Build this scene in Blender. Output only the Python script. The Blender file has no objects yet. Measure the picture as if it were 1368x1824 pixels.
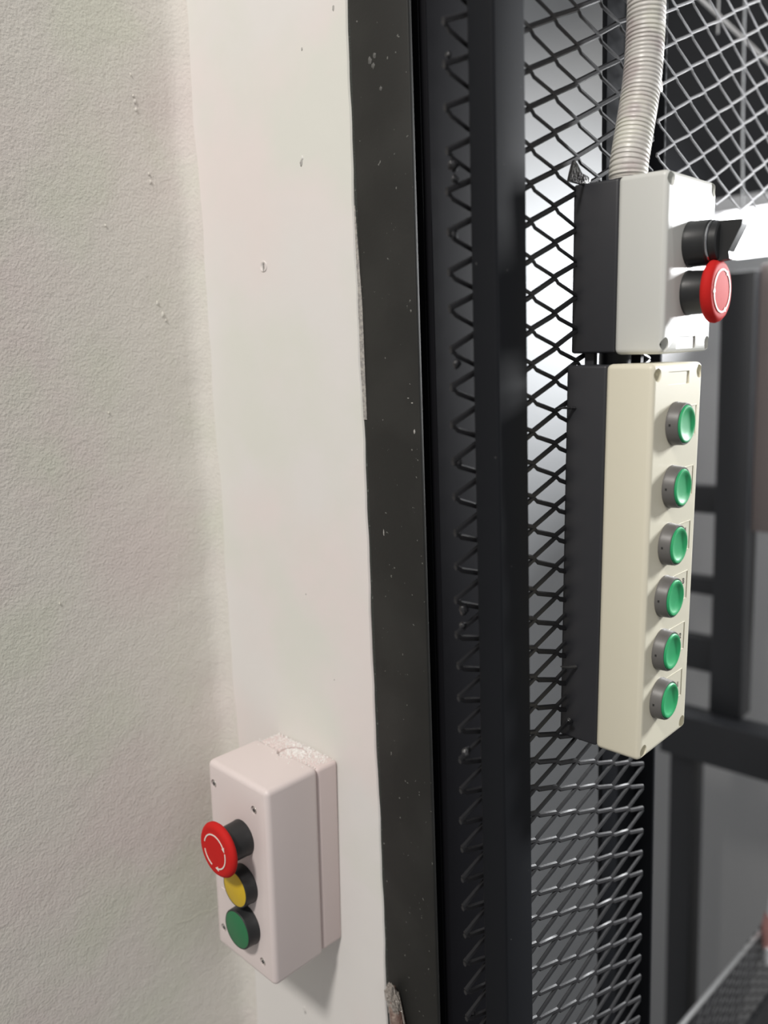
import bpy, bmesh, math, random
from mathutils import Vector, Matrix
random.seed(7)
C = bpy.context.scene.collection
SC = bpy.context.scene
PI = math.pi

# ------------------------------------------------------------------ camera
cam_d = bpy.data.cameras.new('camera'); cam = bpy.data.objects.new('camera', cam_d); C.objects.link(cam)
cam_d.sensor_fit = 'VERTICAL'; cam_d.sensor_height = 36.0
cam_d.lens = 1479.41 / 1824 * 36.0
r_ = Vector((0.68553839, -0.72710508, -0.0368145))
u_ = Vector((0.14394442, 0.08579985, 0.98585921))
f_ = Vector((0.71366457, 0.68114358, -0.16348181))
cam.matrix_world = Matrix(((r_.x, u_.x, -f_.x, 0), (r_.y, u_.y, -f_.y, 0), (r_.z, u_.z, -f_.z, 0), (0, 0, 0, 1)))
cam_d.clip_start = 0.02; cam_d.clip_end = 50
cam_d.dof.use_dof = True; cam_d.dof.focus_distance = 0.52; cam_d.dof.aperture_fstop = 4.6
SC.camera = cam

# ------------------------------------------------------------------ world, lights, exposure
world = bpy.data.worlds.new('world'); SC.world = world; world.use_nodes = True
world.node_tree.nodes['Background'].inputs[0].default_value = (0.97, 0.98, 1.0, 1)
world.node_tree.nodes['Background'].inputs[1].default_value = 0.29

def area(name, loc, target, size, power, color=(1, 1, 1), size_y=None, spread=PI):
    d = bpy.data.lights.new(name, 'AREA'); d.energy = power; d.color = color; d.size = size
    if size_y: d.shape = 'RECTANGLE'; d.size_y = size_y
    d.spread = spread
    o = bpy.data.objects.new(name, d); C.objects.link(o); o.location = loc
    o.rotation_euler = (Vector(target) - Vector(loc)).to_track_quat('-Z', 'Y').to_euler()
    return o
# ceiling lamp of the corridor, above and behind the camera
KD = Vector((-0.63, -0.21, 0.75)).normalized()
key = area('ceiling_lamp_light', Vector((0.36, 0.43, -0.40)) + KD * 3.2, (0.36, 0.43, -0.40), 0.32, 64, (1.0, 0.955, 0.90))
# strip lamp of the lift shaft, right of the frame, grazing the button faces
side = area('shaft_lamp_light', (1.485, -0.18, 0.215), (0.47, 0.20, 0.0), 0.07, 24, (0.97, 0.985, 1.0), 0.22)
# the same strip lamp washing the far shaft wall
wash = area('shaft_wash_light', (1.53, 0.64, 0.21), (1.98, 1.64, 0.26), 0.06, 11, (0.97, 0.985, 1.0), 0.06, math.radians(92))

# added soft fill with no real source, lifts the plaster wall near its corner
fill = area('added_fill_light', (-0.25, -1.7, 0.9), (0.36, 0.50, -0.10), 1.1, 6, (1.0, 0.97, 0.93))

SC.view_settings.view_transform = 'Standard'
try: SC.view_settings.look = 'None'
except Exception: pass
SC.view_settings.gamma = 1.0
SC.view_settings.use_curve_mapping = False
SC.view_settings.exposure = 0.0

# ------------------------------------------------------------------ helpers
def tag(o, label=None, cat=None, group=None, kind=None):
    if label: o['label'] = label
    if cat: o['category'] = cat
    if group: o['group'] = group
    if kind: o['kind'] = kind
    return o
def empty(name, loc, label, cat, rot=None, group=None):
    o = bpy.data.objects.new(name, None); C.objects.link(o)
    if rot is not None:
        o.matrix_world = Matrix.Translation(loc) @ rot
    else: o.location = loc
    o.empty_display_size = 0.02
    return tag(o, label, cat, group)
def obj(name, bm, mat, parent=None, smooth=False, angle=35):
    me = bpy.data.meshes.new(name); bmesh.ops.recalc_face_normals(bm, faces=bm.faces[:]); bm.to_mesh(me); bm.free()
    if mat: me.materials.append(mat)
    o = bpy.data.objects.new(name, me); C.objects.link(o)
    if parent: o.parent = parent
    if smooth:
        me.polygons.foreach_set('use_smooth', [True] * len(me.polygons))
        me.set_sharp_from_angle(angle=math.radians(angle))
    return o
def struct(name, bm, mat, smooth=False, label=None):
    o = obj(name, bm, mat, None, smooth); o['kind'] = 'structure'
    if label: o['label'] = label
    return o
def add_box(bm, lo, hi, bevel=0, seg=2):
    lo = Vector(lo); hi = Vector(hi)
    t = bmesh.new(); bmesh.ops.create_cube(t, size=1)
    for v in t.verts:
        v.co = Vector((lo[i] + (v.co[i] + .5) * (hi[i] - lo[i]) for i in range(3)))
    if bevel: bmesh.ops.bevel(t, geom=t.edges[:] , offset=bevel, segments=seg, affect='EDGES', profile=0.5)
    me = bpy.data.meshes.new('t'); t.to_mesh(me); t.free(); bm.from_mesh(me); bpy.data.meshes.remove(me)
    return bm
def box(lo, hi, bevel=0, seg=2): return add_box(bmesh.new(), lo, hi, bevel, seg)
def add_lathe(bm, prof, axis, origin, n=40, closed=True):
    """prof: list of (distance along axis, radius); axis: unit vector"""
    axis = Vector(axis).normalized(); o = Vector(origin)
    a = axis.orthogonal().normalized(); b = axis.cross(a)
    rings = []
    for (h, r) in prof:
        if r <= 1e-7: rings.append([bm.verts.new(o + axis * h)])
        else: rings.append([bm.verts.new(o + axis * h + (a * math.cos(2*PI*k/n) + b * math.sin(2*PI*k/n)) * r) for k in range(n)])
    for i in range(len(rings) - 1):
        A, B = rings[i], rings[i + 1]
        for k in range(n):
            l = (k + 1) % n
            try:
                if len(A) == 1 and len(B) == 1: continue
                if len(A) == 1: bm.faces.new((A[0], B[l], B[k]))
                elif len(B) == 1: bm.faces.new((A[k], A[l], B[0]))
                else: bm.faces.new((A[k], A[l], B[l], B[k]))
            except ValueError: pass
    return bm
def lathe(prof, axis, origin, n=40): return add_lathe(bmesh.new(), prof, axis, origin, n)
def add_tube(bm, pts, rad, n=10, caps=True, flat=1.0):
    pts = [Vector(p) for p in pts]; rings = []
    up = Vector((0, 0, 1))
    rr = rad if isinstance(rad, (list, tuple)) else [rad] * len(pts)
    for i, p in enumerate(pts):
        t = (pts[min(i+1, len(pts)-1)] - pts[max(i-1, 0)]).normalized()
        s = t.cross(up)
        if s.length < .05: s = t.cross(Vector((1, 0, 0)))
        s.normalize(); w = s.cross(t)
        rings.append([bm.verts.new(p + (s * math.cos(2*PI*k/n) + w * math.sin(2*PI*k/n) * flat) * rr[i]) for k in range(n)])
    for i in range(len(rings)-1):
        for k in range(n):
            l = (k+1) % n; bm.faces.new((rings[i][k], rings[i][l], rings[i+1][l], rings[i+1][k]))
    if caps:
        bm.faces.new(rings[0][::-1]); bm.faces.new(rings[-1])
    return bm
def tube(pts, rad, n=10, **k): return add_tube(bmesh.new(), pts, rad, n, **k)
def cut(o, bm):
    """subtract bm (in o's local space) from o, baked into its mesh"""
    me = bpy.data.meshes.new('c'); bmesh.ops.recalc_face_normals(bm, faces=bm.faces[:]); bm.to_mesh(me); bm.free()
    c = bpy.data.objects.new('c', me); C.objects.link(c)
    par = o.parent; o.parent = None
    m = o.modifiers.new('b', 'BOOLEAN'); m.operation = 'DIFFERENCE'; m.object = c; m.solver = 'EXACT'
    dg = bpy.context.evaluated_depsgraph_get(); dg.update()
    new = bpy.data.meshes.new_from_object(o.evaluated_get(dg), depsgraph=dg)
    o.modifiers.clear(); old = o.data; o.data = new; new.name = old.name
    bpy.data.objects.remove(c); o.parent = par
    new.polygons.foreach_set('use_smooth', [True] * len(new.polygons)); new.set_sharp_from_angle(angle=math.radians(30))
    return o

# ------------------------------------------------------------------ materials
def mat(name, col, rough=.5, metal=0, bump=None, var=None, specks=None, spec=.5, coat=0, emit=None, trans=0):
    """bump=[(scale, strength, distance_mm, detail)], var=(scale, col2, lo, hi), specks=(scale, threshold, col)"""
    m = bpy.data.materials.new(name); m.use_nodes = True; nt = m.node_tree; N = nt.nodes; L = nt.links
    b = N['Principled BSDF']; b.inputs['Base Color'].default_value = (*col, 1); b.inputs['Roughness'].default_value = rough
    b.inputs['Metallic'].default_value = metal; b.inputs['Specular IOR Level'].default_value = spec
    b.inputs['Coat Weight'].default_value = coat; b.inputs['Transmission Weight'].default_value = trans
    tc = N.new('ShaderNodeTexCoord'); src = tc.outputs['Object']
    cur = None
    def mixc(fac, a, c2):
        x = N.new('ShaderNodeMix'); x.data_type = 'RGBA'; L.new(fac, x.inputs[0])
        if a is None: x.inputs[6].default_value = (*col, 1)
        else: L.new(a, x.inputs[6])
        x.inputs[7].default_value = (*c2, 1); return x.outputs[2]
    if var:
        for (sc, c2, lo, hi) in (var if isinstance(var, list) else [var]):
            n = N.new('ShaderNodeTexNoise'); n.inputs['Scale'].default_value = sc; n.inputs['Detail'].default_value = 4; L.new(src, n.inputs['Vector'])
            mr = N.new('ShaderNodeMapRange'); mr.inputs[1].default_value = lo; mr.inputs[2].default_value = hi; L.new(n.outputs['Fac'], mr.inputs[0])
            cur = mixc(mr.outputs[0], cur, c2)
    if specks:
        sc, th, c2 = specks
        n = N.new('ShaderNodeTexNoise'); n.inputs['Scale'].default_value = sc; n.inputs['Detail'].default_value = 2; L.new(src, n.inputs['Vector'])
        mr = N.new('ShaderNodeMapRange'); mr.inputs[1].default_value = th; mr.inputs[2].default_value = th + .03; L.new(n.outputs['Fac'], mr.inputs[0])
        cur = mixc(mr.outputs[0], cur, c2)
    if cur is not None: L.new(cur, b.inputs['Base Color'])
    if bump:
        prev = None
        for (sc, st, dist, det) in bump:
            n = N.new('ShaderNodeTexNoise'); n.inputs['Scale'].default_value = sc; n.inputs['Detail'].default_value = det; L.new(src, n.inputs['Vector'])
            bp = N.new('ShaderNodeBump'); bp.inputs['Strength'].default_value = st; bp.inputs['Distance'].default_value = dist / 1000
            L.new(n.outputs['Fac'], bp.inputs['Height'])
            if prev: L.new(prev, bp.inputs['Normal'])
            prev = bp.outputs['Normal']
        L.new(prev, b.inputs['Normal'])
    if emit:
        b.inputs['Emission Color'].default_value = (*emit[0], 1); b.inputs['Emission Strength'].default_value = emit[1]
    return m

M_plaster = mat('rough_plaster', (.70, .675, .625), .85, bump=[(35, .6, 1.6, 3), (190, .6, .8, 3), (520, .95, .62, 4), (1500, .3, .2, 2)],
                var=[(7, (.70, .64, .61), .45, .62), (11, (.67, .67, .59), .5, .66)], spec=.2)
M_white = mat('smooth_white_paint', (.76, .74, .72), .6, bump=[(30, .35, .9, 2), (160, .10, .3, 2)],
              var=[(6, (.78, .72, .70), .45, .62), (9, (.73, .73, .68), .5, .66)], spec=.3)
M_post = mat('black_grey_post_paint', (.020, .020, .0185), .55, bump=[(600, .3, .15, 2), (25, .3, .6, 2)],
             var=(18, (.027, .027, .025), .45, .65), specks=(330, .73, (.16, .16, .15)), spec=.3)
M_black = mat('black_gloss_paint', (.010, .011, .0135), .7, bump=[(40, .35, .6, 2), (500, .15, .1, 2)], specks=(240, .77, (.09, .09, .09)), spec=.12)
M_rough_edge = mat('rough_dark_edge', (.03, .034, .03), .7, bump=[(900, 1, .6, 3)], specks=(420, .66, (.10, .11, .10)))
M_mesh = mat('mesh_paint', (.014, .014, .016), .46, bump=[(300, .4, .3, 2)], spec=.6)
M_meshlit = mat('mesh_lamplit_colour', (.45, .45, .46), .35, metal=.3, bump=[(300, .4, .3, 2)], spec=.6)  # pale copy of the mesh, lamp light on the right panel painted in
M_recess = mat('recess_shade_black', (.007, .007, .009), .7, bump=[(40, .35, .6, 2)], spec=.1)  # darker copy of the black paint, shade of the gap put into colour
M_weld = mat('weld_bead', (.016, .016, .018), .22, bump=[(500, 1, .9, 3)], spec=.7)
M_caulk = mat('grey_caulk', (.42, .40, .37), .9, bump=[(700, 1, .5, 2)], var=(500, (.28, .27, .26), .4, .6))
M_pinkwhite = mat('pinkish_white_plastic', (.74, .655, .64), .42, bump=[(1500, .08, .08, 2)], spec=.45)
M_pinkwhite2 = mat('pinkish_white_base_plastic', (.70, .60, .585), .5, bump=[(1500, .08, .08, 2)], spec=.4)
M_white_box = mat('white_plastic', (.66, .665, .63), .38, bump=[(1800, .08, .06, 2)], spec=.45)
M_cream = mat('cream_plastic', (.76, .72, .58), .38, bump=[(1800, .08, .06, 2)], spec=.45)
M_cream_in = mat('cream_recess', (.66, .62, .42), .5)
M_boxblack = mat('black_plastic', (.028, .029, .034), .45, bump=[(1500, .15, .08, 2)])
M_btnblack = mat('black_button_plastic', (.02, .021, .022), .4)
M_bezel = mat('grey_bezel_plastic', (.13, .125, .12), .42, bump=[(900, .1, .06, 2)])
M_green = mat('green_translucent_cap', (.025, .38, .14), .46, spec=.45)
M_green2 = mat('matt_green_cap', (.02, .17, .065), .42)
M_yellow = mat('yellow_cap', (.62, .42, .015), .42)
M_red = mat('red_mushroom', (.56, .022, .02), .62, spec=.07)
M_arrow = mat('white_arrow_print', (.80, .72, .66), .5)
M_ink = mat('black_ink', (.02, .02, .02), .6)
M_screw = mat('steel_screw', (.50, .48, .45), .35, metal=.5, bump=[(1200, .5, .15, 2)])
M_wellscrew = mat('dull_well_screw', (.30, .29, .25), .5, metal=.3)
M_conduit = mat('grey_white_conduit', (.62, .60, .565), .38, var=[(60, (.54, .49, .475), .45, .62), (35, (.70, .69, .62), .52, .64)], spec=.55)
M_dust = mat('white_dust', (.88, .87, .85), .9)
M_chip = mat('plaster_chip', (.74, .73, .70), .9, bump=[(700, 1, .8, 3)])
M_chip2 = mat('plaster_chip_grey', (.42, .41, .39), .9, bump=[(700, 1, .8, 3)])
M_tape = mat('brown_sleeve', (.17, .105, .085), .30, bump=[(260, 1, 2.0, 3)], var=(150, (.30, .23, .19), .45, .6), spec=.8, coat=.5)
M_clear = mat('wrinkled_clear_film', (.30, .27, .24), .12, bump=[(380, 1, 2.5, 3)], spec=.9, coat=.8)
M_bgwall = mat('far_wall_paint', (.46, .47, .48), .7, bump=[(20, .3, 2, 2)])
M_bgpanel = mat('far_grey_panel', (.42, .42, .42), .6)
M_bgdark = mat('far_dark_steel', (.022, .023, .026), .45)
M_bgbrown = mat('far_brownish_panel', (.20, .17, .165), .6)
M_floor = mat('grey_floor', (.16, .155, .15), .6)
M_bright = mat('bare_steel_rod', (.65, .65, .65), .3, metal=.8)
M_lamp = mat('lamp_diffuser', (.9, .9, .9), .4, emit=((1, 1, 1), 9))
M_lampbody = mat('lamp_housing', (.75, .76, .78), .4)
M_pink = mat('pink_plug', (.45, .22, .20), .5)

# ------------------------------------------------------------------ structure: walls
XW = 0.3822     # face of the white jamb wall (normal -X)
YL = 0.5555     # face of the rough plaster wall (normal -Y)
ZB, ZT = -1.5, 1.15
def wall_left():
    bm = bmesh.new()
    zs = [ZB + (ZT - ZB) * i / 240 for i in range(241)]
    rnd = random.Random(3)
    ph = [rnd.uniform(0, 6.28) for _ in range(6)]
    def wob(z): return .0009 * math.sin(z * 31 + ph[0]) + .0007 * math.sin(z * 57 + ph[1]) + .0004 * math.sin(z * 131 + ph[2])
    prof = [(-1.2, 0), (0.10, 0), (.30, 0), (.355, 0), (.3685, -.0004), (.3745, -.0020), (.3785, -.0052), (.3808, -.0092), (.3824, -.0135)]
    rows = []
    for z in zs:
        w = wob(z)
        rows.append([bm.verts.new((x + (0 if i < 4 or i == 8 else 0), YL + dy + (w if 3 < i else 0), z)) for i, (x, dy) in enumerate(prof)])
    for a, b in zip(rows, rows[1:]):
        for i in range(len(prof) - 1): bm.faces.new((a[i], a[i+1], b[i+1], b[i]))
    # thickness
    bt = [bm.verts.new((x, YL + .12, z)) for z in (ZB, ZT) for x in (-1.2, .52)]
    bm.faces.new((bt[0], bt[1], bt[3], bt[2]))
    return struct('wall_left', bm, M_plaster, True, 'rough greyish plaster wall left of the white strip')
wl = wall_left()
def wall_jamb():
    bm = bmesh.new()
    zs = [ZB + (ZT - ZB) * i / 300 for i in range(301)]
    def e(z): return .3813 + .0005 * math.sin(z * 23) + .00035 * math.sin(z * 71 + 1) + .0002 * math.sin(z * 190)
    rows = []
    for z in zs:
        y0 = e(z)
        rows.append([bm.verts.new(p) for p in ((.45, y0, z), (XW + .0012, y0, z), (XW + .0002, y0 + .0008, z), (XW, y0 + .003, z), (XW, .45, z), (XW, .50, z), (XW, YL + .01, z), (.45, YL + .01, z))])
    for a, b in zip(rows, rows[1:]):
        for i in range(7): bm.faces.new((a[i], a[i+1], b[i+1], b[i]))
    return struct('wall_right', bm, M_white, True, 'smooth white painted wall strip between the rough plaster and the black post')
wj = wall_jamb()
# small pieces proud of the paint: filled screw head, chips, specks (parts of the walls)
def blob(name, c, r, m, parent, flat_axis=0, seed=0, flat=.35):
    rnd = random.Random(seed); bm = bmesh.new(); bmesh.ops.create_icosphere(bm, subdivisions=2, radius=1)
    for v in bm.verts:
        k = rnd.uniform(.72, 1.25); s = [r[0], r[1], r[2]]
        v.co = Vector((v.co.x * s[0] * k, v.co.y * s[1] * k, v.co.z * s[2] * k)) + Vector(c)
    o = obj(name, bm, m, parent, True, 80)
    return o
sh = lathe([(-.001, .0036), (.0003, .0038), (.0007, .0034), (.0005, .0024), (-.0002, .0016), (-.0003, 0)], (-1, 0, 0), (XW, .4723, .0775), 20)
so = obj('painted_screw_head', sh, M_white, wj, True); so['label'] = 'painted over screw head'
obj('screw_slot', box((XW - .0011, .4716, .0745), (XW - .0002, .4722, .0800)), M_chip2, wj)
for i, (y, z, rr, mm) in enumerate([(.4275, .138, .0022, M_chip2), (.4262, .1408, .0014, M_chip), (.3915, .2199, .0016, M_chip2), (.4748, -.5124, .0016, M_chip2), (.4762, -.5092, .0014, M_chip), (.4215, .205, .0010, M_chip2), (.446, -.155, .0006, M_chip2), (.42, -.214, .0005, M_chip2)]):
    blob('paint_chip', (XW, y, z), (.0004, rr * .6, rr), mm, wj, seed=i)
for i, (x, z, rr) in enumerate([(.3416, .1978, .0022), (.342, .192, .0018), (.3405, .201, .0012), (.3508, .0502, .0024), (.3468, .0582, .0016), (.3530, .046, .0016), (.3725, .1568, .0016), (.3483, .1495, .0014), (.3490, .144, .0017), (.3395, .215, .001), (.30, -.02, .001), (.25, -.15, .0012), (.31, .11, .001)]):
    blob('plaster_pimple', (x, YL - .0001, z), (rr * .45, .0010, rr), M_plaster, wl, seed=20 + i)
# hairline crack low on the plaster, left of the box
ck = tube([(.3200, YL - .0001, -.435), (.330, YL - .0001, -.4385), (.341, YL - .0001, -.4375), (.352, YL - .0001, -.4415), (.362, YL - .0001, -.441)], .00028, 5)
obj('hairline_ridge', ck, M_plaster, wl)

# floor of the shaft and corridor
bm = box((-1.4, -1.6, -1.56), (.62, .56, -1.5)); add_box(bm, (.62, -1.6, -3.06), (2.2, 2.6, -3.0)); add_box(bm, (.56, -1.6, -3.0), (.62, .56, -1.5))
struct('floor', bm, M_floor)
struct('ceiling', box((.52, -1.6, 1.35), (2.2, 2.6, 1.40)), M_bgwall)

# ------------------------------------------------------------------ post beside the wall
post = empty('door_post', (.3845, .357, ZB), 'wide scuffed charcoal steel post directly beside the white wall strip', 'post')
def P(bm, name, m, parent, smooth=False, lab=None):
    o = obj(name, bm, m, None, smooth); 
    o.parent = parent; o.matrix_parent_inverse = parent.matrix_world.inverted()
    if lab: o['label'] = lab
    return o
bpy.context.view_layer.update()
P(box((.3836, .3330, ZB), (.3870, .3800, ZT), .0010, 2), 'front_flange', M_post, post, True)
P(box((.3838, .3792, ZB), (.3860, .3815, ZT), 0), 'rough_edge', M_rough_edge, post, False, 'grainy dark rim against the wall')
P(box((.3872, .3560, ZB), (.4300, .3620, ZT), .001, 2), 'inner_web', M_recess, post, True)
# caulk strip where the black starts later than the wall ends
bm = bmesh.new(); z0, z1 = -.0285, .104; n = 40; A_, B_ = [], []
for i in range(n + 1):
    t = i / n; z = z0 + (z1 - z0) * t
    w = .0032 * (1 - t) ** .45 if t > 0 else .0032
    w = .0030 * min(1, (1 - t) * 2.2) + .0001
    A_.append(bm.verts.new((.3832, .3818, z))); B_.append(bm.verts.new((.3833, .3812 - w, z)))
for i in range(n): bm.faces.new((A_[i], A_[i+1], B_[i+1], B_[i]))
g = bmesh.ops.extrude_face_region(bm, geom=bm.faces[:]); bmesh.ops.translate(bm, vec=(.0005, 0, 0), verts=[v for v in g['geom'] if isinstance(v, bmesh.types.BMVert)])
P(bm, 'caulk_strip', M_caulk, post, False, 'thin grey strip of bare caulk')
# grey paint smears on the post
for i, (y, z, a) in enumerate([(.3640, .1835, .0016), (.3600, .1850, .0012), (.3615, .1800, .0013), (.3560, .166, .001)]):
    blob('paint_smear', (.3836, y, z), (.0003, a, a * 1.3), mat('smear%d' % i, (.10, .10, .095), .6, bump=[(900, 1, .5, 2)]), None, seed=50 + i)
    o = bpy.data.objects[C.objects[-1].name]; o.parent = post; o.matrix_parent_inverse = post.matrix_world.inverted()

# stray scratches and specks on the post
for (y, z, a, b) in ((.3670, -.1014, .0004, .0022), (.3378, -.0355, .0007, .0014), (.3390, -.0180, .0008, .0004), (.3420, -.0150, .0007, .0003)):
    o = blob('scratch', (.3836, y, z), (.0002, a, b), M_chip2, None, seed=int(-z * 1e4)); o.parent = post; o.matrix_parent_inverse = post.matrix_world.inverted()

# second upright recessed in the gap between post and cage
stop = empty('rebate_upright', (.43, .337, ZB), 'black flat upright in the dark gap between charcoal post and mesh door edge', 'post')
bpy.context.view_layer.update()
P(box((.3990, .3330, ZB), (.4700, .3390, ZT), .0012, 2), 'flat_bar', M_recess, stop, True)
P(box((.3990, .3390, ZB), (.4040, .3560, ZT), .0008, 2), 'rear_lip', M_recess, stop, True)

# ------------------------------------------------------------------ cage door: tube stile + expanded mesh
YM = .2640
door = empty('mesh_cage_door', (.356, .253, ZB), 'black cage door with square tube edge and diamond wire mesh, carrying the control boxes', 'cage door')
bpy.context.view_layer.update()
P(box((.3420, .2450, ZB), (.3690, .2607, ZT), .0018, 3), 'edge_stile', M_black, door, True)
P(box((.5480, .2990, ZB), (.6060, .3030, ZT), .001, 2), 'far_stile', M_black, door, True)
P(box((.6020, .2830, ZB), (.6060, .3000, ZT), .001, 2), 'far_stile_lip', M_black, door, True)
for zz in (-1.47, 1.10):
    P(box((.3690, .2450, zz), (.6020, .2607, zz + .027), .0015, 2), 'cross_rail', M_black, door, True)

def row_z(k):   # height of node row k (k half integers allowed)
    def pitch(q): return .0197 - .00012 * max(0, min(q, 17))
    z = .1093; s = 1 if k > 0 else -1; q = 0.0
    step = .5
    while abs(q) < abs(k) - 1e-6:
        z -= s * step * pitch(q if s > 0 else 0); q += s * step
    return z
ZCACHE = {}
def rz(h):
    if h not in ZCACHE: ZCACHE[h] = row_z(h / 2)
    return ZCACHE[h]
DU = .0240
def strands(bm, j0, j1, k0, k1, fx, w=.0030, t=.0020, jit=.0003, seed=1, clip=None, du_=.0240, rzf=None, shear=None):
    rzf = rzf or rz
    """expanded metal: zigzag strands, neighbours touching at the nodes. fx(u,v)->3D; nodes (j,h) with j+h even"""
    rnd = random.Random(seed)
    off = {}
    def node(j, h):
        if (j, h) not in off: off[(j, h)] = (rnd.gauss(0, jit), rnd.gauss(0, jit))
        return off[(j, h)]
    for h in range(2 * k0, 2 * k1):           # strand between node rows h and h+1
        if clip and not clip(h): continue
        pts = []
        for j in range(j0, j1 + 1):
            top = (j + h) % 2 == 0
            hh = h if top else h + 1
            ox, oz = node(j, hh)
            zc = rzf(hh)
            u = j * du_ + ox; z = zc + j * shear(zc) + oz + (-.0004 if top else .0006)
            if top:      # punched holes have a rounded upper corner
                if j > j0: pts.append((u - .0030, z - .0013))
                pts.append((u - .0008, z - .0003))
                if j < j1: pts += [(u + .0010, z - .0003), (u + .0026, z - .0012), (u + .0038, z - .0024)]
            else:
                pts.append((u - .0004, z))
                if j < j1: pts.append((u + .0006, z + .0002))
        # 6-sided section, wider in depth, tilted
        ring = []
        for i, (u, z) in enumerate(pts):
            a = pts[max(i-1, 0)]; b = pts[min(i+1, len(pts)-1)]
            du, dz = b[0]-a[0], b[1]-a[1]; l = math.hypot(du, dz); nu, nz = -dz/l, du/l
            rr = []
            for q in range(6):
                an = q * PI / 3
                s = math.cos(an) * w / 2; d = math.sin(an) * t / 2
                d2 = d + s * .25
                rr.append(bm.verts.new(fx(u + nu * s, z + nz * s, d2)))
            ring.append(rr)
        for i in range(len(ring) - 1):
            for q in range(6):
                l = (q+1) % 6; bm.faces.new((ring[i][q], ring[i][l], ring[i+1][l], ring[i+1][q]))
        bm.faces.new(ring[0][::-1]); bm.faces.new(ring[-1])
bm = bmesh.new()
def shear_door(z):
    if z > .03: return .0003 + (min(z, .17) - .03) * .0107
    return .0003 + max(z - .03, -.36) * .0033
strands(bm, -4, 4 + 1, -12, 40, lambda u, z, d: Vector((.4254 + u, YM + d, z)), seed=5, shear=shear_door)
mo = P(bm, 'wire_mesh', M_mesh, door, True, 'black expanded diamond mesh'); mo['kind'] = 'stuff'
# weld beads on the cut mesh tips in the gap
for i, (x, z, s) in enumerate([(.3345, .0985, .0030), (.3352, .0925, .0022), (.3330, .0662, .0026), (.3325, .1480, .0016), (.3335, .0038, .0024), (.3335, -.046, .0022), (.3350, -.1240, .0030), (.3338, -.1330, .0024), (.3342, -.2045, .0030), (.3350, -.3640, .0020)]):
    blob('weld_bead', (x, YM, z), (s, s * .7, s), M_weld, None, seed=70 + i)
    o = C.objects[-1]; o.parent = door; o.matrix_parent_inverse = door.matrix_world.inverted()

# right hand panel of bright-lit mesh, turned slightly deeper
pan = empty('side_mesh_panel', (.640, .272, ZB), 'brightly lit mesh panel at upper right behind the conduit, above the glaring lamp', 'mesh panel')
bpy.context.view_layer.update()
bm = bmesh.new()
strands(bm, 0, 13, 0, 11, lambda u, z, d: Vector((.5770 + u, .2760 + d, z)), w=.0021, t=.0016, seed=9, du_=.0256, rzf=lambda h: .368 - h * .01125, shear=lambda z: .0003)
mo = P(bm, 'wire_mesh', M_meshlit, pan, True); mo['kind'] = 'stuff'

# ------------------------------------------------------------------ control boxes on the cage door
def rotv(v):
    v = Vector(v); return Matrix.Rotation(v.length, 4, v.normalized())
def rounded_box(lo, hi, r, seg=3): return box(lo, hi, r, seg)
mm_ = .001
def screw_in_well(parent, x, y, z, axis, r=.0028, m=None):
    ax = Vector(axis)
    o = obj('corner_screw', lathe([(-.002, r), (0, r), (.0005, r * .8), (.0006, 0)], axis, (x, y, z), 16), m or M_wellscrew, parent, True)
    return o
def cross_slot(parent, c, axis, r, m):
    c = Vector(c); ax = Vector(axis); bm = bmesh.new()
    e = [Vector((1,0,0)), Vector((0,1,0)), Vector((0,0,1))]
    tan = [v for v in e if abs(v.dot(ax)) < .5]
    for q in range(2):
        a, b = tan[q], tan[1-q]
        lo = c - a*r - b*r*.22 - ax*.0002; hi = c + a*r + b*r*.22 + ax*.0003
        add_box(bm, [min(lo[i], hi[i]) for i in range(3)], [max(lo[i], hi[i]) for i in range(3)])
    return obj('cross_slot', bm, m, parent)

def enclosure(name, loc, rv, w, h, d1, d2, lid_mat, label, wells, slots):
    root = empty(name, loc, label, 'control box', rotv(rv))
    D = d1 + d2
    base = obj('black_base', box((.0005, -d2 - .0005, -h + .0010), (w - .0005, 0, -.0006), .0016, 3), M_boxblack, root, True)
    base['label'] = 'black plastic back half'
    lid = obj('lid', rounded_box((0, -D, -h), (w, -d2, 0), .0032, 4), lid_mat, root, True)
    for (x, z) in wells:
        cut(lid, lathe([(-.006, 0), (-.006, .0037), (.004, .0041), (.004, 0)], (0, -1, 0), (x, -D, z), 28))
        s = screw_in_well(root, x, -D + .0045, z, (0, -1, 0), .0034)
        cross_slot(s, (x, -D + .0045 - .0006, z), (0, -1, 0), .0020, M_boxblack)
    for (x0, z0, x1, z1) in slots:
        cut(lid, box((x0, -D - .003, z0), (x1, -D + .0008, z1)))
        obj('marking_strip', box((x0 + .0010, -D + .00075, z0 + .0010), (x1 - .0010, -D + .0002 + .0008, z1 - .0010)), lid_mat, root)
    return root, lid
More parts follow.
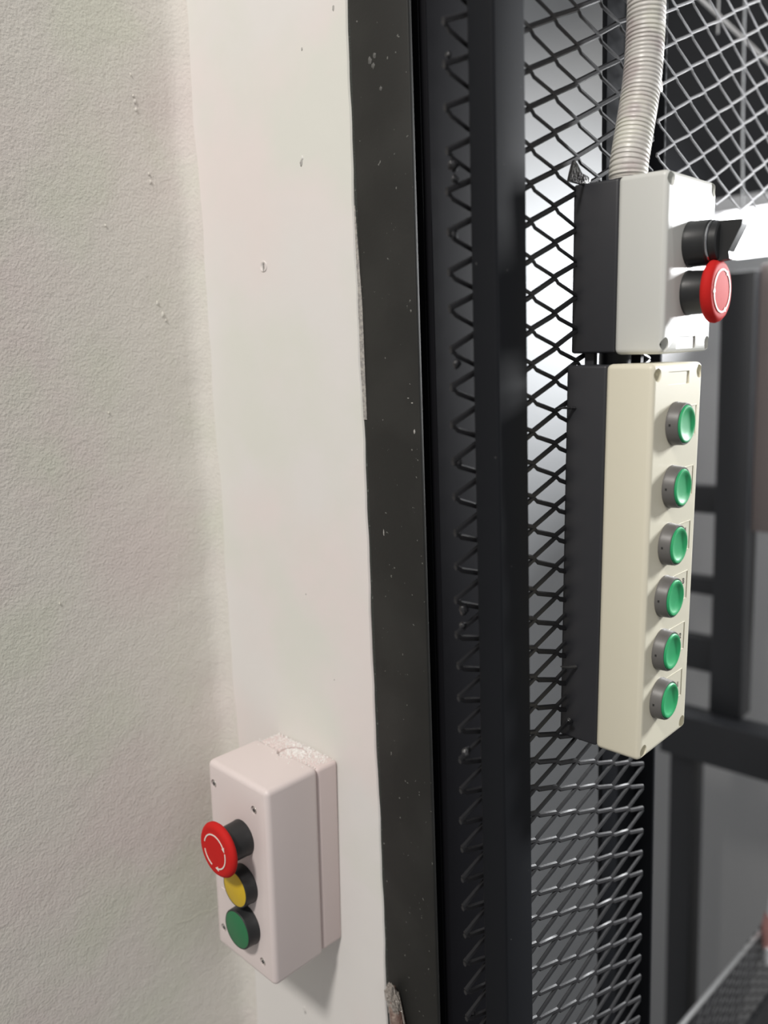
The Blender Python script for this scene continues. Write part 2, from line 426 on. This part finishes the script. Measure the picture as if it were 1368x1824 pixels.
# ---- lower box: six green buttons
LO_loc = Vector((0.43417, 0.20746 + .02911 + .0254, .00167)); LO_rv = (.02760, -.00644, .00156)
W, H, D1, D2 = .06515, .23398, .02911, .0254
lower, lid = enclosure('six_button_station', LO_loc, LO_rv, W, H, D1, D2, M_cream,
    'long cream and black control box with six green buttons, hanging below the shorter box', 
    [(.0053, -.0062), (.0600, -.0055), (.0058, -H + .0050), (.0590, -H + .0055)], [(.0185, -.0122, .0460, -.0048)])
DD = D1 + D2
btn_x = [.0292, .0280, .0262, .0245, .0238, .0236]
btn_z = [-.0345, -.0710, -.1050, -.1365, -.1695, -.2005]
nums = {5: '1', 4: '2', 3: '3', 2: '4'}
def text_mesh(s, size, m, parent, loc, name='numeral'):
    cu = bpy.data.curves.new('t', 'FONT'); cu.body = s; cu.size = size; cu.extrude = .00006; cu.offset = size * .012; cu.align_x = 'CENTER'; cu.align_y = 'CENTER'
    o = bpy.data.objects.new('t', cu); C.objects.link(o); dg = bpy.context.evaluated_depsgraph_get(); dg.update()
    me = bpy.data.meshes.new_from_object(o.evaluated_get(dg)); bpy.data.objects.remove(o)
    me.transform(Matrix.Translation(loc) @ Matrix.Rotation(PI/2, 4, 'X')); me.materials.clear(); me.materials.append(m); me.name = name
    x = bpy.data.objects.new(name, me); C.objects.link(x); x.parent = parent; return x
bez_me = cap_me = None
for i, (x, z) in enumerate(zip(btn_x, btn_z)):
    o3 = (x, -DD, z)
    # label plate outline round each button
    x0, x1 = x - .003, W - .0070 - .0008 * i * .6
    zc = z + .0004; hh = .0091
    bm = bmesh.new(); t = .00045
    for lo, hi in (((x0, -DD - .00035, zc + hh - t), (x1, -DD + .001, zc + hh)), ((x0, -DD - .00035, zc - hh), (x1, -DD + .001, zc - hh + t)), ((x1 - t, -DD - .00035, zc - hh), (x1, -DD + .001, zc + hh))):
        add_box(bm, lo, hi)
    fr = obj('label_frame', bm, M_cream, lower)
    if i in nums:
        dx = {5: .0262, 4: .0262, 3: .0264, 2: .0236}[i]; dz = {5: .0002, 4: .0012, 3: .0034, 2: .0040}[i]
        text_mesh(nums[i], .0050, M_ink, fr, (x + dx, -DD - .00030, z + dz))
    b = obj('button_bezel', lathe([(-.001, .0124), (.0006, .0127), (.0014, .0124), (.0060, .0121), (.0068, .0117), (.0068, .0111), (.0040, .0109)], (0, -1, 0), o3, 48), M_bezel, lower, True)
    c = obj('green_cap', lathe([(.0035, .0109), (.0070, .0108), (.0078, .0102), (.0079, .0094), (.0074, .0084), (.0068, .0072), (.0064, .0050), (.0062, .0025), (.0062, 0)], (0, -1, 0), o3, 48), M_green, b, True)
    obj('bezel_mark', box((x - .0125, -DD - .0030, z - .0006), (x - .0117, -DD - .0020, z + .0006)), M_ink, b)

# ---- upper box: selector switch and emergency stop
UP_loc = Vector((0.44622, 0.20725 + .02938 + .02808, .10484)); UP_rv = (.03135, -.02409, .01733)
w2, h2, e1, e2 = .06817, .09784, .02938, .02808
upper, lid2 = enclosure('selector_and_stop_station', UP_loc, UP_rv, w2, h2, e1, e2, M_white_box,
    'short white and black control box with selector knob and red mushroom, under the conduit',
    [(.0048, -.0046), (.0632, -.0046), (.0042, -h2 + .0053), (.0632, -h2 + .0050)], [(.0185, -.0960 + .0005, .0455, -.0885)])
EE = e1 + e2
# neck joining the two boxes
ob = obj('cable_gland', lathe([(0, .0095), (.010, .0095)], (0, 0, -1), (w2*.38, -.016, -h2 + .003), 24), M_boxblack, upper, True)
for xx in (.006, .018, .040):
    obj('joint_rib', box((xx, -.010 - xx*.4, -h2 - .0060), (xx + .004, -.004 - xx*.4, -h2 + .002)), M_boxblack, upper)

def arc_arrow(bm, origin, axis, ex, ez, R, a0, a1, w, lift, head=True, n=14):
    """flat curved arrow on a disc face; angles in degrees in the (ex, ez) frame; head at a1"""
    o = Vector(origin) + Vector(axis) * lift
    ex = Vector(ex); ez = Vector(ez); ax = Vector(axis)
    def pt(r, a): return o + ex * (r * math.cos(math.radians(a))) + ez * (r * math.sin(math.radians(a)))
    f = []
    for i in range(n + 1):
        a = a0 + (a1 - a0) * i / n
        f.append((bm.verts.new(pt(R - w/2, a)), bm.verts.new(pt(R + w/2, a))))
    fs = [bm.faces.new((f[i][0], f[i][1], f[i+1][1], f[i+1][0])) for i in range(n)]
    if head:
        s = 1 if a1 > a0 else -1
        fs.append(bm.faces.new((bm.verts.new(pt(R - w*1.7, a1)), bm.verts.new(pt(R + w*1.7, a1)), bm.verts.new(pt(R, a1 + s * math.degrees(w * 3.4 / R))))))
    g = bmesh.ops.extrude_face_region(bm, geom=fs)
    bmesh.ops.translate(bm, vec=ax * -.0003, verts=[v for v in g['geom'] if isinstance(v, bmesh.types.BMVert)])

# emergency stop (upper box)
def estop(root, c, axis, ex, ez, r_col, col_len, r_cap, cap_h, arrows):
    col = obj('stop_collar', lathe([(-.001, r_col), (.0006, r_col + .0003), (.0015, r_col), (col_len - .001, r_col - .0004), (col_len, r_col - .0016), (col_len + .002, r_col - .003)], axis, c, 48), M_btnblack, root, True)
    L0 = col_len - .0005
    cap = obj('red_mushroom_cap', lathe([(L0, r_cap * .50), (L0 + .0002, r_cap * .80), (L0 + .0008, r_cap * .93), (L0 + .0020, r_cap * .99), (L0 + .0034, r_cap), (L0 + cap_h * .72, r_cap * .965), (L0 + cap_h * .90, r_cap * .90),
        (L0 + cap_h * .97, r_cap * .82), (L0 + cap_h * .96, r_cap * .76), (L0 + cap_h * .97, r_cap * .70), (L0 + cap_h, r_cap * .45), (L0 + cap_h, 0)], axis, c, 64), M_red, col, True, 50)
    cap['label'] = 'red mushroom cap'
    bm = bmesh.new()
    for (a0, a1, hd, R) in arrows: arc_arrow(bm, c, axis, ex, ez, r_cap * R, a0, a1, r_cap * .050, L0 + cap_h + .00025, hd)
    ar = obj('turn_arrows', bm, M_arrow, col); ar['label'] = 'white curved arrows'
    return col
estop(upper, (.0325, -EE, -.0640), (0, -1, 0), (1, 0, 0), (0, 0, 1), .0124, .0128, .0176, .0070, [(170, 60, True, .66), (50, -60, True, .66), (-70, -175, True, .66)])
# selector switch
sx, sz = .0328, -.0372
sel = obj('selector_collar', lathe([(-.001, .0126), (.0006, .0129), (.0016, .0126), (.0115, .0124), (.0125, .0116)], (0, -1, 0), (sx, -EE, sz), 48), M_btnblack, upper, True)
obj('selector_ring', lathe([(.0122, .0116), (.0127, .0119), (.0131, .0119), (.0136, .0112)], (0, -1, 0), (sx, -EE, sz), 48), mat('chrome_ring', (.6, .6, .62), .15, metal=1), sel, True)
bm = lathe([(.0135, .0100), (.0140, .0114), (.0175, .0110), (.0182, .0100), (.0182, 0)], (0, -1, 0), (sx, -EE, sz), 40)
# lever: tall wedge whose outer end slopes back towards its lower tip
vs = []
for (yy, zz) in ((.0160, .0108), (.0300, .0104), (.0295, .0070), (.0232, -.0060), (.0240, -.0100), (.0160, -.0108)):
    vs.append((yy, zz))
F = [bm.verts.new((sx - .0042, -EE - a, sz + b)) for a, b in vs]; G = [bm.verts.new((sx + .0042, -EE - a, sz + b)) for a, b in vs]
bm.faces.new(F); bm.faces.new(G[::-1])
for i in range(6): bm.faces.new((F[i], F[(i+1) % 6], G[(i+1) % 6], G[i]))
obj('selector_lever', bm, M_btnblack, sel, True)

# ------------------------------------------------------------------ corrugated conduit
def conduit():
    ctrl = [Vector(p) for p in ((0.4630, .2390, .1035), (0.4642, .2388, .1150), (0.4700, .2385, .1350), (0.4770, .2385, .1580), (0.4815, .2390, .1800), (0.4832, .2390, .2060), (0.4838, .2395, .2400), (0.4840, .2400, .2900), (0.4840, .2400, .3600))]
    # Catmull-Rom
    P_ = []
    for i in range(len(ctrl) - 1):
        p0, p1, p2, p3 = ctrl[max(i-1, 0)], ctrl[i], ctrl[i+1], ctrl[min(i+2, len(ctrl)-1)]
        for k in range(60):
            t = k / 60
            P_.append(.5 * ((2*p1) + (-p0 + p2)*t + (2*p0 - 5*p1 + 4*p2 - p3)*t*t + (-p0 + 3*p1 - 3*p2 + p3)*t**3))
    # resample by arc length
    out = [P_[0]]; acc = 0; step = .00035
    for a, b in zip(P_, P_[1:]):
        l = (b - a).length; pos = 0
        while acc + (l - pos) >= step:
            pos += step - acc; acc = 0; out.append(a.lerp(b, pos / l))
        acc += l - pos
    rad = []
    for i in range(len(out)):
        s = i * step; ph = (s / .0025) % 1
        rad.append(.0109 if ph < .58 else (.0101 if ph > .68 and ph < .92 else .0105))
    return tube(out, rad, 36)
co = obj('conduit', conduit(), M_conduit, None, True, 60)
tag(co, 'ribbed greyish white flexible conduit rising from the top of the upper control box', 'conduit')
# fused lump on the right side of the conduit
ct = empty('cable_tie', (.492, .237, .158), 'small whitish cable tie lump on the right side of the conduit', 'cable tie')
bpy.context.view_layer.update()
P(box((.4870, .2320, .1555), (.4920, .2375, .1625), .0015, 2), 'tie_head', M_conduit, ct, True)

# torn black bracket tab left of the conduit
bm = bmesh.new()
prof = [(.4300, .1060), (.4305, .1110), (.4312, .1138), (.4350, .1125), (.4420, .1085), (.4500, .1078), (.4530, .1062), (.4530, .1030), (.4300, .1030)]
F = [bm.verts.new((x, .2575 - (z - .103) * .25, z)) for x, z in prof]; G = [bm.verts.new((x, .2590 - (z - .103) * .25, z)) for x, z in prof]
bm.faces.new(F); bm.faces.new(G[::-1])
for i in range(9): bm.faces.new((F[i], F[(i+1) % 9], G[(i+1) % 9], G[i]))
tb = obj('bracket_tab', bm, M_weld, None)
tag(tb, 'small bent black metal tab sticking up at top left of the upper control box', 'bracket')

# cable ties fixing the long box to the mesh
t1 = tube([(.4215, .2600, -.0235), (.4270, .2590, -.0232), (.4330, .2575, -.0236), (.4360, .2560, -.0240)], [.0002, .0008, .0011, .0012], 6)
tag(obj('cable_tie', t1, M_weld, None, True), 'short black cable tie tail pointing left beside the first green button level', 'cable tie')
t2 = tube([(.4270, .2560, -.2150), (.4300, .2585, -.2190), (.4400, .2600, -.2205), (.4500, .2590, -.2260), (.4560, .2570, -.2320), (.4585, .2560, -.2360)], .0011, 8)
tag(obj('cable_tie', t2, M_weld, None, True), 'glossy black cable tie looped under the bottom of the long control box', 'cable tie')
t3 = tube([(.4225, .2590, -.1800), (.4290, .2580, -.1822), (.4350, .2560, -.1830)], [.0004, .0010, .0012], 6)
tag(obj('cable_tie', t3, mat('glinting_tie', (.05, .05, .05), .2, spec=.9), None, True), 'short glinting cable tie end beside the lowest green button level', 'cable tie')

# ------------------------------------------------------------------ three-button station on the white wall
LB = Vector((.3822, .41927, -.27316)); LBr = (.03588, -.00679, -.01228)
st = empty('three_button_station', LB, 'pinkish white control box on the white wall strip with red, yellow and green buttons', 'control box', rotv(LBr))
wL, hL, l1, l2 = .06968, .15064, .04614, .02011
bs = obj('base', box((-l2, .0012, -hL + .0016), (0, wL - .0012, -.0022), .0030, 4), M_pinkwhite2, st, True)
KO = lambda: lathe([(-.006, 0), (-.006, .0113), (.0014, .0113), (.0014, 0)], (0, 0, -1), (-.0168, wL * .47, -.0022), 48)
cut(bs, KO())
ld = obj('lid', box((-l1 - l2, 0, -hL), (-l2, wL, 0), .0042, 5), M_pinkwhite, st, True)
FX = -(l1 + l2)
cut(ld, KO())
for (y, z) in ((.0625, -.0168), (.0153, -.0190), (.0605, -.1338), (.0136, -.1368)):
    cut(ld, lathe([(-.003, 0), (-.003, .0030), (.003, .0033), (.003, 0)], (-1, 0, 0), (FX, y, z), 24))
    s = obj('lid_screw', lathe([(-.002, .0026), (0, .0026), (.0006, .0021), (.0008, 0)], (-1, 0, 0), (FX + .0010, y, z), 18), M_screw, st, True)
    cross_slot(s, (FX + .0010 - .0008, y, z), (-1, 0, 0), .0012, M_boxblack)
ey, ez_ = Vector((0, -1, 0)), Vector((0, 0, 1))
estop(st, (FX, .0298, -.0455), (-1, 0, 0), ey, ez_, .0128, .0175, .0196, .0066, [(165, 35, True, .62), (15, -75, True, .62), (192, 250, False, .62)])
def flush_button(c, capmat, capname, r=.0142):
    b = obj('button_collar', lathe([(-.001, r), (.0005, r + .0003), (.0012, r), (.0088, r - .0004), (.0094, r - .0010), (.0092, r - .0018)], (-1, 0, 0), c, 48), M_btnblack, st, True)
    k = obj(capname, lathe([(.006, r - .0014), (.0093, r - .0015), (.0096, r - .0022), (.0096, 0)], (-1, 0, 0), c, 48), capmat, b, True)
flush_button((FX, .0296, -.0815), M_yellow, 'yellow_cap')
flush_button((FX, .0296, -.1140), M_green2, 'green_cap', .0148)
# raised label nib at left of green button
obj('label_nib', box((FX - .0004, .0500, -.1005), (FX + .001, .0600, -.0995)), M_pinkwhite, st)
# plaster dust on top
bm = bmesh.new(); rnd = random.Random(11)
for i in range(1000):
    a = rnd.random()
    x = -.0015 - abs(rnd.gauss(0, .0105)); y = .005 + rnd.random() * .062
    if rnd.random() < .55: y = .034 + rnd.gauss(0, .014); 
    y = max(.004, min(.066, y))
    if x < -.034: continue
    zt = .0001 if x < -l2 - .0005 else -.0021
    inner = (x + .0168) ** 2 + (y - wL * .47) ** 2 < .0109 ** 2
    if inner: zt = -.0036
    s = rnd.uniform(.00018, .00055) * (1.3 if inner else 1)
    m4 = Matrix.Translation((x, y, zt + s * .3)) @ Matrix.Rotation(rnd.random() * 6, 4, Vector((rnd.random(), rnd.random(), rnd.random() + .01)).normalized()) @ Matrix.Diagonal((s, s * rnd.uniform(.6, 1.6), s * .7, 1))
    bmesh.ops.create_cube(bm, size=1.4, matrix=m4)
du = obj('plaster_dust', bm, M_dust, None)
du.matrix_world = Matrix.Translation(LB) @ rotv(LBr)
tag(du, 'white plaster dust lying on top of the pinkish white control box', 'dust', kind='stuff')

# ------------------------------------------------------------------ brown sleeve at the foot of the post
sl = empty('wrapped_cable', (.3795, .365, -.52), 'brown cable end wrapped in wrinkled clear film at the bottom of the charcoal post', 'cable')
bpy.context.view_layer.update()
pts = [(.3745, .3570, -.560), (.3765, .3600, -.505), (.3785, .3630, -.480), (.3795, .3680, -.455), (.3800, .3715, -.440), (.3808, .3725, -.4335)]
P(tube(pts, [.0085, .0082, .0075, .0058, .0040, .0020], 20, flat=.8), 'brown_sleeve', M_tape, sl, True)
rnd = random.Random(4); bm = bmesh.new(); bmesh.ops.create_icosphere(bm, subdivisions=4, radius=1)
from mathutils import noise
for v in bm.verts:
    k = 1 + .35 * noise.noise(v.co * 3.1) + .18 * noise.noise(v.co * 8)
    v.co = Vector((v.co.x * .0036 * k, v.co.y * .0052 * k + v.co.z * .0030, v.co.z * .0125 * k)) + Vector((.3788, .3708, -.4440))
P(bm, 'clear_film', M_clear, sl, True)
bm = bmesh.new()
add_tube(bm, [(.3760, .3500, -.505), (.3785, .3560, -.475), (.3805, .3640, -.448), (.3815, .3680, -.436)], .0006, 6)
P(bm, 'film_edge', M_clear, sl, True)

# ------------------------------------------------------------------ background inside the shaft
def bg(name, lo, hi, m, label, cat, bev=.002):
    o = obj(name, box(lo, hi, bev, 2), m, None, True); return tag(o, label, cat)
struct('wall_back', box((2.15, -1.6, -3.0), (2.20, 2.6, 1.35)), M_bgwall)
bg('grey_cabinet', (1.95, -.30, -2.9), (2.10, .93, .17), M_bgpanel, 'large blurred grey panel in the shaft at right edge', 'panel')
bg('dark_overhead_panel', (2.05, -.60, .335), (2.12, 1.01, 1.30), M_bgdark, 'dark blurred panel high at right behind the lit mesh', 'panel')
bg('brown_panel', (1.50, .30, -.30), (1.56, .53, .16), M_bgbrown, 'blurred brownish grey panel at the right edge below the lamp', 'panel')
bg('shaft_post', (1.48, .530, -.650), (1.53, .588, .15), M_bgdark, 'blurred black upright in the shaft, right of the green buttons', 'post')
bg('shaft_post', (1.47, .6100, -2.9), (1.52, .657, -.738), M_bgdark, 'blurred black upright rising to the rail below the green buttons', 'post')
bg('shaft_rail', (1.44, .10, -.735), (1.50, .6650, -.652), M_bgdark, 'thick blurred black horizontal rail at lower right of the shaft', 'rail')
bg('shaft_rung', (1.50, .585, -.275), (1.53, .660, -.225), M_bgdark, 'topmost short blurred dark rung left of the shaft upright', 'rung')
bg('shaft_rung', (1.50, .585, -.430), (1.53, .660, -.398), M_bgdark, 'middle short blurred dark rung left of the shaft upright', 'rung')
bg('shaft_rung', (1.50, .585, -.580), (1.53, .665, -.515), M_bgdark, 'lowest short blurred dark rung left of the shaft upright', 'rung')

# lamp seen glaring behind the selector
lamp = empty('strip_lamp', (1.5, .53, .21), 'glaring white strip lamp behind the selector knob at the right edge', 'lamp')
bpy.context.view_layer.update()
P(box((1.48, -.32, .250), (1.60, .700, .275), .004, 2), 'housing', M_lampbody, lamp, True)
P(box((1.49, -.32, .180), (1.56, .600, .250), .015, 4), 'diffuser', M_lamp, lamp, True)

# bright rod and low mesh panel bottom right
low = empty('low_mesh_panel', (1.1, .40, -1.5), 'low mesh panel with bright steel top rod in the bottom right corner', 'mesh panel')
bpy.context.view_layer.update()
P(tube([(.90, .40, -.851), (1.58, .40, -.906)], .0035, 10), 'top_rod', M_bright, low, True)
bm = bmesh.new()
def rzl(h): return 0
for k in range(17):
    for s in (1, -1):
        a = (.90 + k * .026, .40, -.86 - .0008 * k); b = (a[0] + s * .26, .40, a[2] - .16)
        add_tube(bm, [a, b], .0013, 5)
for k in range(1, 10):
    add_tube(bm, [(.90, .40, -.853 - k * .0165), (1.58, .40, -.908 - k * .0165)], .0012, 5)
mo = P(bm, 'wire_mesh', M_mesh, low); mo['kind'] = 'stuff'
P(box((.90, .405, -1.9), (1.60, .415, -1.05), .001), 'kick_plate', M_bgdark, low)
hp = empty('hanging_plug', (1.24, .385, -.83), 'blurred pink and white plug hanging over the bright rod at right edge', 'plug')
bpy.context.view_layer.update()
P(tube([(1.235, .39, -.905), (1.238, .39, -.870), (1.243, .39, -.850)], [.006, .010, .008], 12), 'pink_body', M_pink, hp, True)
P(tube([(1.243, .385, -.852), (1.250, .385, -.820), (1.256, .385, -.795)], [.009, .008, .006], 12), 'white_neck', M_lampbody, hp, True)
P(tube([(1.228, .385, -.925), (1.233, .385, -.900)], [.004, .007], 12), 'white_tip', M_lampbody, hp, True)

# thin wires hanging behind the upper right mesh
tag(obj('hanging_wire', tube([(1.184, .45, .60), (1.184, .45, .427), (1.190, .45, .30), (1.199, .45, .205)], .0013, 8), M_bgwall, None, True), 'thin pale vertical wire behind the lit mesh at upper right', 'wire')
tag(obj('hanging_wire', tube([(1.10, .45, .60), (1.10, .45, .40)], .0013, 8), M_bgpanel, None, True), 'thin grey wire at the top edge behind the lit mesh', 'wire')
tag(obj('diagonal_rod', tube([(.98, .45, .43), (1.30, .45, .405)], .0026, 8), M_bezel, None, True), 'blurred grey rod sloping across the top right corner', 'rod')
